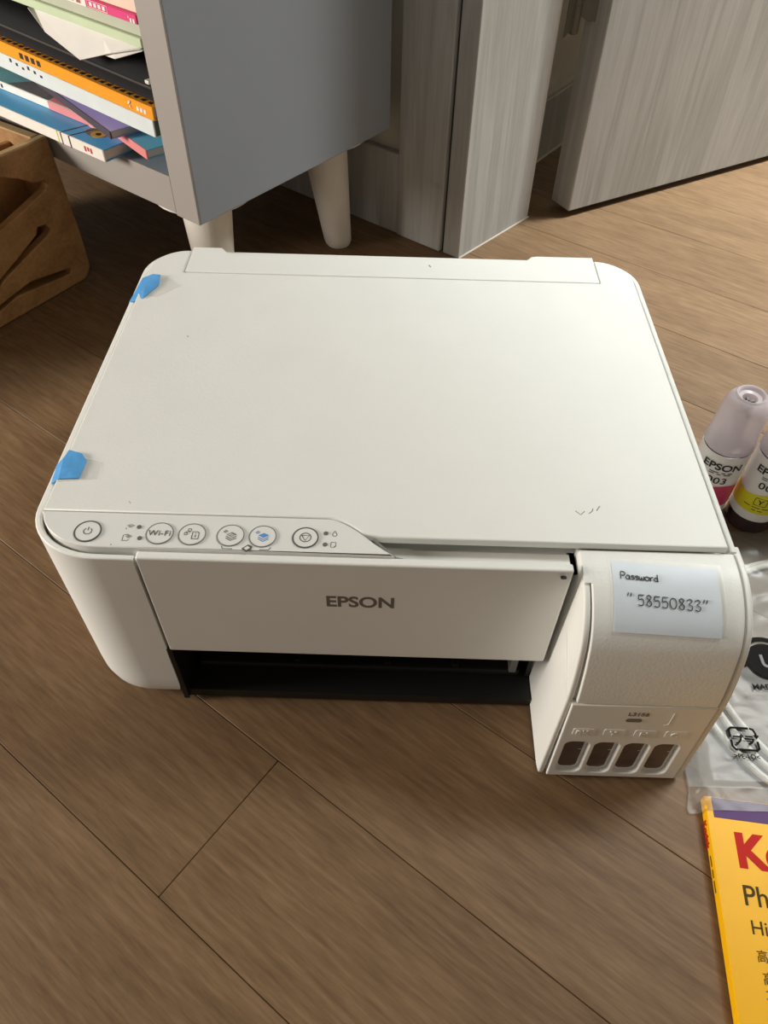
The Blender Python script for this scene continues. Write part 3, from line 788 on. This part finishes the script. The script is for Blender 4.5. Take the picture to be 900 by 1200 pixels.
mark(t, m, me_of(join_bm(*[rect(.150 + k * .009, .153 + k * .009, .0075 + (k % 3) * .001, .0095 + (k % 3) * .0015) for k in range(6)])), 'textblack', 'spine_mark')
t, m = book('orange_notebook', 'orange spiral-bound notebook under the black folder', .0330, .27, -.001, .20, .0809, .0106, 'b_orange', tilt=2.2)
for k in range(26):
    mark(t, m, me_of(box_bm(.006 + k * .0088, .0095 + k * .0088, .002, .0055, .0104, .0112)), 'textblack', 'binding_hole')
me = text_mesh('6', .0090, spine_at(.0310, .0022), .0003, 1.1, .0002); mark(t, m, me, 'spinewhite', 'lettering')
mark(t, m, me_of(join_bm(*[rect(.0085 + k * .0045, .0115 + k * .0045, .003, .0062) for k in range(3)])), 'spinewhite', 'spine_mark')
mark(t, m, me_of(join_bm(*[rect(.150 + k * .0085, .155 + k * .0085, .003, .0078) for k in range(4)])), 'textblack', 'spine_mark')

fo = thing('black_folder', 'bulging black document folder lying on the orange notebook', 'folder', tuple(BM @ Vector((.033, .006, .0920))), 0, 'books in the grey cabinet')
def foldmesh():
    pts = [(0, 0), (.0, .006), (-.003, .012), (.002, .020), (.012, .026), (.2, .026), (.2, 0)]
    me = plate([pts], -.0, .27, .0012)      # b,z,a
    me.transform(Matrix(((0, 0, 1, 0), (1, 0, 0, 0), (0, 1, 0, 0), (0, 0, 0, 1))))
    return me
fm = BM.to_3x3().to_4x4() @ Matrix.Rotation(math.radians(-2.2), 4, 'Y')
me = foldmesh(); me.transform(fm); obj('sleeve', me, 'b_black', fo, 40, True)
me = tube([[(.002, -.003, .012), (.268, -.003, .012)]], .0012, 2); me.transform(fm); obj('zip_edge', me, 'gap', fo, 35, True)
me = me_of(box_bm(.001, .006, -.006, .02, .0155, .0185, .0008)); me.transform(fm); obj('zip_pull', me, 'legwhite', fo, 35, True)

def paper_sheet(label, pts, droop):
    bm = bmesh.new(); vs_ = [bm.verts.new(BM @ Vector(p)) for p in pts]; bm.faces.new(vs_)
    bmesh.ops.triangulate(bm, faces=bm.faces); bmesh.ops.solidify(bm, geom=list(bm.faces), thickness=.0004)
    return tag(obj('paper_sheet', bm, 'paper', None, 0), label, 'paper', 'loose papers in the grey cabinet')
paper_sheet('loose white sheet with pointed corner hanging over the black folder', [(.178, -.001, .1362), (.1535, -.006, .1240), (.1027, -.012, .1147), (.0690, -.009, .1250), (.034, -.001, .1336), (.034, .004, .1340), (.178, .004, .1366)], 0)
paper_sheet('smaller white sheet with bent corner on the black folder', [(.078, -.0055, .1215), (.0607, -.0075, .1228), (.033, -.0005, .1322), (.033, .002, .1325), (.085, .002, .1320)], 0)
t, m = book('green_book', 'pale green book lying on the loose papers', .0312, .26, .000, .19, .1342, .0066, 'b_green', tilt=1.2)
t, m = book('grey_green_book', 'grey-green worn book between the green and pink-banded books', .0312, .26, .003, .19, .1410, .0088, 'b_greygreen', tilt=1.2)
t, m = book('pink_banded_book', 'white book with a hot pink band along its spine', .0312, .26, .000, .19, .1500, .0064, 'b_pinkhot', 'b_pinkhot', tilt=1.2)
mark(t, m, me_of(rect(.060, .26, .0003, .0062)), 'spinewhite', 'spine_band')
mark(t, m, strokes([[(.034, .0010), (.058, .0010), (.058, .0056), (.034, .0056), (.034, .0010)]], .0005, Matrix.Translation((0, -.0014, 0)) @ Matrix(((1, 0, 0, 0), (0, 0, 1, 0), (0, 1, 0, 0), (0, 0, 0, 1)))), 'spinewhite', 'spine_mark')
mark(t, m, me_of(join_bm(*[rect(.0365 + k * .0052, .0398 + k * .0052, 0.0020, .0047) for k in range(4)])), 'spinewhite', 'spine_mark')
mark(t, m, me_of(join_bm(rect(.002, .0042, .0005, .0032), rect(.0055, .0075, .0005, .0032), rect(.0085, .0095, .003, .0042))), 'spinewhite', 'spine_mark')
mark(t, m, me_of(join_bm(*[rect(.066 + k * .009, .072 + k * .009, 0.0014, .0050) for k in range(5)])), 'redprint', 'spine_mark')
t, m = book('beige_book', 'beige book on top of the pink-banded book', .0312, .26, .003, .19, .1566, .0160, 'b_greygreen', 'skin', tilt=1.2)

# ================================================================== BAMBOO BOX in front of the cabinet
B1 = Vector((-.3400, .7455, 0)); bd = Vector((.5275, .8495, 0)).normalized(); bnm = Vector((bd.y, -bd.x, 0))
bxo = thing('bamboo_box', 'brown bamboo box with slotted side, standing against the cabinet', 'box', tuple(B1 - bd * .12 - bnm * .1))
def board(loops, th, pos, m, name, bevel=.0012):
    me = plate(loops, -th, 0, bevel, 2)
    me.transform(frame(pos, bd, (0, 0, 1)))
    return obj(name, me, m, bxo, 40)
BL, BH = .30, .1505
side = [(-BL, .001)] + arc(-.016, .017, .016, -90, 0, 6) + [(0, .05), (-.004, BH), (-BL, BH)]
h1 = [(-.024, .1065), (-.0195, .1105), (-.0225, .1155), (-.034, .1172), (-.048, .1265), (-.065, .1340), (-.11, .138), (-.16, .132), (-.165, .085), (-.13, .080), (-.085, .0895)]
h2 = [(-.036, .0655), (-.033, .0690), (-.0365, .0750), (-.0460, .0765), (-.0500, .0700), (-.075, .0585), (-.125, .038), (-.128, .026), (-.1, .0445)]
h3 = [(-.027, .0150), (-.0245, .0190), (-.0275, .0215), (-.075, .0290), (-.14, .018), (-.14, .012), (-.095, .0220)]
board([side] + [h1, h2, h3], .0095, B1, 'bamboo', 'side_board')
def bbox(s0, s1, d0, d1, z0, z1, m, name):
    bm = box_bm(s0, s1, d0, d1, z0, z1, .001, 1)
    for v in bm.verts: v.co = B1 + bd * v.co.x - bnm * v.co.y + Vector((0, 0, v.co.z))
    bmesh.ops.recalc_face_normals(bm, faces=bm.faces)
    return obj(name, bm, m, bxo)
bbox(-BL, -.0042, .0004, .0091, BH - .0008, BH + .0016, 'bamboo_lit_edge', 'top_edge')
bbox(-.016, -.006, .0095, .21, .004, BH, 'bamboo', 'back_board')
bbox(-.0162, -.0058, .0095, .21, BH - .0004, BH + .0016, 'bamboo_lit_edge', 'top_edge')
bbox(-BL, -BL + .01, .0095, .21, .004, BH, 'bamboo', 'front_board')
bbox(-BL, -.0042, .21, .2195, .001, BH, 'bamboo', 'side_board')
bbox(-BL + .01, -.016, .0095, .21, .004, .012, 'bamboo', 'base_board')
bbox(-BL + .01, -.016, .045, .052, .012, .140, 'bamboo', 'divider')

# ================================================================== INK BOTTLES
def bottle(label, x, y, face_deg, band, letter, full=True):
    t = thing('ink_bottle', label, 'bottle', (x, y, 0), 0, 'ink bottles beside the printer')
    def P_(name, me, m, par=t, sm=35): 
        o = obj(name, me, m, par, sm, True); return o
    r = .0182
    bmd = lathe([(0, .0), (r - .003, 0), (r - .0008, .0008), (r - .0002, .003), (r - .0002, .0752), (r - .001, .0757), (0, .0757)], 48)
    bo = P_('bottle_body', bmd, 'inkdark')
    P_('label', lathe([(r - .0004, .0150), (r + .0001, .0150), (r + .0001, .0755), (r - .0004, .0755)], 48), 'label')
    # colour band with a wavy upper edge
    bm = bmesh.new(); n = 96; lo_, hi_ = [], []
    for i in range(n):
        a_ = 2 * math.pi * i / n
        top = .0430 + .0035 * math.sin(a_ * 2 + math.radians(face_deg))
        lo_.append(bm.verts.new(((r + .0003) * math.cos(a_), (r + .0003) * math.sin(a_), .0235)))
        hi_.append(bm.verts.new(((r + .0003) * math.cos(a_), (r + .0003) * math.sin(a_), top)))
    for i in range(n): bm.faces.new((lo_[i], lo_[(i + 1) % n], hi_[(i + 1) % n], hi_[i]))
    P_('colour_band', bm, band)
    def wrap(me, z, par=t, m='textblack', name='lettering', rr=r + .0005):
        for v in me.vertices:
            a_ = math.radians(face_deg) + v.co.x / rr
            v.co = Vector(((rr + v.co.z) * math.cos(a_), (rr + v.co.z) * math.sin(a_), z + v.co.y))
        return P_(name, me, m, par, 0)
    I4 = Matrix.Identity(4)
    me = text_mesh('EPSON', .0088, I4, .00022, 1.12, 0, 'CENTER'); wrap(me, .0625)
    me = text_mesh('003', .0088, I4, .00008, 1.15, 0, 'CENTER', spacing=1.05); wrap(me, .0490)
    for row, (z, segs) in enumerate(((.0600, ((-.008, -.001), (0.001, .004), (.0055, .009))), (.0583, ((-.008, -.004), (-.002, .001), (.003, .008))))):
        paths = [[(a_ + (b_ - a_) * i / 4, 0, 0) for i in range(5)] for a_, b_ in segs]
        me = tube(paths, .00028, 1); wrap(me, z, name='small_print')
    if full:
        sq = rrect(-.0046, 0, .0046, .0074, .001, 3); sq.append(sq[0])
        me = tube([[(p[0], p[1], 0) for p in sq]], .00025, 1); wrap(me, .0325, name='letter_frame')
        me = text_mesh(letter, .0066, I4, .00012, 1.1, 0, 'CENTER'); wrap(me, .0339)
        for z, segs in ((.0300, ((-.011, -.006), (-.0045, .0015), (.003, .010))), (.0272, ((-.004, -.001), (.0005, .004)))):
            me = tube([[(a_ + (b_ - a_) * i / 4, 0, 0) for i in range(5)] for a_, b_ in segs], .0003, 1); wrap(me, z, name='small_print')
    P_('shoulder', lathe([(r - .0012, .0757), (r - .0022, .0785), (.0115, .080), (.0115, .084), (0, .084)], 40), 'capring')
    P_('neck_nozzle', lathe([(.009, .083), (.009, .088), (.0065, .090), (.0055, .104), (.0035, .107), (0, .107)], 28), 'capring')
    cap = P_('cap', lathe([(r - .0006, .0765), (r + .0003, .0775), (r + .0002, .0800), (r - .0006, .082), (r - .0018, .108), (.0158, .1135), (.0140, .1175), (.0120, .1200), (.0104, .1212),
                   (.0092, .1208), (.0080, .1190), (.0054, .1184), (.0046, .1100), (0, .1100)], 48), 'cap')
    P_('cap_ring', lathe([(.0096, .1205), (.0108, .1212), (.0102, .1222), (.0092, .1216), (.0086, .1203), (.0096, .1205)], 36), 'capring', cap)
    key = join_bm(box_bm(-.0044, .0044, -.0007, .0007, .110, .1160), box_bm(-.0007, .0007, -.0044, .0044, .110, .1160))
    P_('cap_key', key, 'baggrey', cap)
    return t
bottle('ink bottle with magenta label band standing against the printer side', .2540, .4170, 252, 'mag', 'M', False)
bottle('ink bottle with yellow label band marked Y', .2935, .4090, 246, 'yel', 'Y')
bottle('ink bottle with cyan label band beside the yellow-banded one', .3330, .4060, 242, 'cyanl', 'C')

# ================================================================== PHOTO PAPER PACK
ang = math.radians(-6.0)
px_ = Vector((math.cos(ang), math.sin(ang), 0)); py_ = Vector((-math.sin(ang), math.cos(ang), 0))
PK = Vector((.1962, .1750, 0))         # upper left corner
pk = thing('photo_paper_pack', 'yellow photo paper pack with purple top band, partly under the plastic bag', 'paper pack', tuple(PK))
pm = Matrix((px_, py_, Vector((0, 0, 1)))).transposed().to_4x4()
def PP(name, me, m, sm=35):
    me = me_of(me) if isinstance(me, bmesh.types.BMesh) else me
    me.transform(pm); return obj(name, me, m, pk, sm, True)
PP('pack_body', box_bm(0, .150, -.215, 0, .0006, .0080, .0006), 'yellow')
PP('top_band', box_bm(.0040, .1495, -.0125, -.0005, .0078, .0082, .0001, 1), 'purple')
def ptext(s, x, y, size, m, bold=0.0, sx=1.0):
    return PP('lettering', text_mesh(s, size, Matrix.Translation((x, y, .0081)), bold, sx, .0001), m, 0)
ptext('Kodak', .0133, -.0386, .0262, 'red', .0011, .98)
ptext('Photo', .0128, -.0592, .0152, 'olive', .00008, .95)
ptext('High', .0142, -.0735, .0100, 'olive', 0, 1.0)
ptext('\u9ad8\u5149', .0148, -.0862, .0064, 'olive', 0, .95)
ptext('\u9ad8', .0160, -.0965, .0064, 'olive', 0, .95)
ptext('\u5de5', .0160, -.1035, .0052, 'olive', 0, .95)
PP('side_lettering', text_mesh('Kodak', .0060, frame((-.0003, -.0135, .0010), (0, -1, 0), (0, 0, 1)) , .0002, 1.0, .0001), 'red', 0)
PP('side_lettering', strokes([[(0, 0), (.006, 0)], [(.0075, 0), (.012, 0)], [(.0135, 0), (.020, 0)]], .0010, frame((-.0003, -.034, .0040), (0, -1, 0), (0, 0, 1))), 'olive', 0)

# ================================================================== USB CABLE in a clear bag
cc = Vector((.3250, .2700, 0))
path = []
for i in range(0, 250):
    a_ = math.radians(i * 4 + 150)
    turn = i * 4 / 360.0
    up_ = .5 + .5 * math.sin(a_)
    rx = .1180 - .0062 * turn + .003 * math.sin(turn * 5.1); ry = (.1190 - .0190 * up_) - .0045 * turn + .003 * math.cos(turn * 4.3)
    path.append((cc.x + rx * math.cos(a_), cc.y + ry * math.sin(a_), .0030 + .0004 * math.sin(a_ * 2 + turn) + .0004 * turn))
cbl = thing('usb_cable', 'coiled white cable packed inside the clear plastic bag', 'cable', tuple(cc))
obj('cord', tube([path], .0022, 3), 'cable', cbl)
obj('twist_tie', tube([[(.4260, .2700 + .004 * math.cos(q), .0065 + .0055 * math.sin(q)) for q in [k * math.pi / 6 for k in range(13)]], [(.4300, .2700 + .004 * math.cos(q), .0065 + .0055 * math.sin(q)) for q in [k * math.pi / 6 for k in range(13)]]], .0008, 1), 'black', cbl)

# bag footprint: u across, v up
def bag_left(v):
    pts = [(.164, .1880), (.1685, .1862), (.180, .1900), (.195, .1905), (.22, .1905), (.30, .1905), (.37, .1935), (.384, .2100), (.392, .23)]
    for (a0, x0), (a1, x1) in zip(pts, pts[1:]):
        if v <= a1: 
            return x0 + (x1 - x0) * max(0, (v - a0)) / (a1 - a0)
    return pts[-1][1]
def bag_h(x, y):
    d = min((x - .190) / .015, (.47 - x) / .02, (y - .172) / .012, (.392 - y) / .025)
    d = max(0.0, min(1.0, d)); d = d * d * (3 - 2 * d)
    base = .0022 + .0056 * d
    if y < .182 and x > .1945: base = max(base, .0094)      # lies over the pack
    w1 = noise.ridged_multi_fractal(Vector((x * 38, y * 44, 3.1)), 1.0, 2.1, 3, .9, 2.0)
    w2 = noise.noise(Vector((x * 160, y * 130, 9.2)))
    amp = .0007 + .0009 * d
    flat = 1.0
    for (fx, fy, fr) in ((.229, .209, .024), (.2619, .2700, .030), (.2580, .2480, .022)):
        q = math.hypot(x - fx, y - fy) / fr
        flat = min(flat, max(.04, min(1, (q - .4) / .9)))
    return base + flat * amp * (w1 - 1.0) * .9 + flat * .0004 * w2
bag = thing('plastic_bag', 'crinkled clear plastic bag with printed recycling marks beside the ink tank', 'bag', (.30, .27, 0))
bm = bmesh.new(); NU, NV = 110, 130
G = []
for j in range(NV + 1):
    y = .166 + (.392 - .166) * j / NV
    xl = bag_left(y)
    row = []
    for i in range(NU + 1):
        x = xl + (.47 - xl) * i / NU
        yy = y
        row.append(bm.verts.new((x, yy, max(bag_h(x, y), .0012))))
    G.append(row)
for j in range(NV):
    for i in range(NU): bm.faces.new((G[j][i], G[j][i + 1], G[j + 1][i + 1], G[j + 1][i]))
obj('top_film', bm, 'bag', bag, 180)
bm = bmesh.new(); G = []
for j in range(41):
    y = .183 + (.390 - .183) * j / 40; xl = max(bag_left(y), .1905) + .001
    G.append([bm.verts.new((xl + (.468 - xl) * i / 40, y, .0008 + .0006 * abs(noise.noise(Vector((i * .35, j * .35, 5)))))) for i in range(41)])
for j in range(40):
    for i in range(40): bm.faces.new((G[j][i], G[j][i + 1], G[j + 1][i + 1], G[j + 1][i]))
obj('bottom_film', bm, 'bag', bag, 180)
def drape(me, m, name='print'):
    for v in me.vertices: v.co.z = bag_h(v.co.x, v.co.y) + .0016 + v.co.z
    return obj(name, me, m, bag, 0)
rot_ = lambda x, y, a: Matrix.Translation((x, y, 0)) @ Matrix.Rotation(math.radians(a), 4, 'Z')
R1 = rot_(.2303, .2112, -2)
s_ = .0083
fr1 = [(-s_, .0010), (-s_ * .98, s_ * .78), (-s_ * .75, s_ * .92), (s_ * .55, s_ * .92)]
fr2 = [(s_, -.0010), (s_, -s_ * .70), (s_ * .75, -s_ * .85), (-s_ * .6, -s_ * .85)]
fr3 = [(s_ * .62, s_ * .92), (s_ * .9, s_ * .85), (s_, s_ * .5), (s_, .0018)]
fr4 = [(-s_, -.0006), (-s_, -s_ * .6), (-s_ * .8, -s_ * .85), (-s_ * .62, -s_ * .85)]
drape(strokes([fr1, fr2, fr3, fr4], .0016, R1, .05), 'bagprint', 'recycling_mark')
drape(plate([[(s_ * 1.25, .0032), (s_ * .75, .0032), (s_, .0004)]], 0, .0001, 0, 1, R1), 'bagprint', 'recycling_mark')
drape(text_mesh('\u30d7\u30e9', .0072, R1 @ Matrix.Translation((0, -.0030, 0)), .00028, 1.0, 0, 'CENTER'), 'bagprint', 'lettering')
drape(text_mesh('>PE-LD<', .0044, rot_(.2290, .1984, -2), .00010, 1.0, 0, 'CENTER'), 'bagprint', 'lettering')
E2 = rot_(.2630, .2690, 0)
drape(plate([circ(0, 0, .0135)], 0, .0001, 0, 1, E2), 'bagprint', 'round_mark')
drape(plate([circ(0, 0, .0190)[2:19] + list(reversed(circ(0, 0, .0152)[2:19]))], 0, .0001, 0, 1, E2), 'bagprint', 'round_mark')
drape(plate([[(-.0198, .0005), (-.0150, .0015), (-.0130, -.0035), (-.0190, -.0045)]], 0, .0001, 0, 1, E2), 'bagprint', 'round_mark')
drape(text_mesh('U', .0135, E2 @ Matrix.Translation((0, -.0050, 0.0004)), .0004, 1.0, 0, 'CENTER'), 'baggrey', 'lettering')
drape(text_mesh('MADE', .0060, rot_(.2470, .2468, 0), .00016, 1.0, 0, 'LEFT'), 'bagprint', 'lettering')
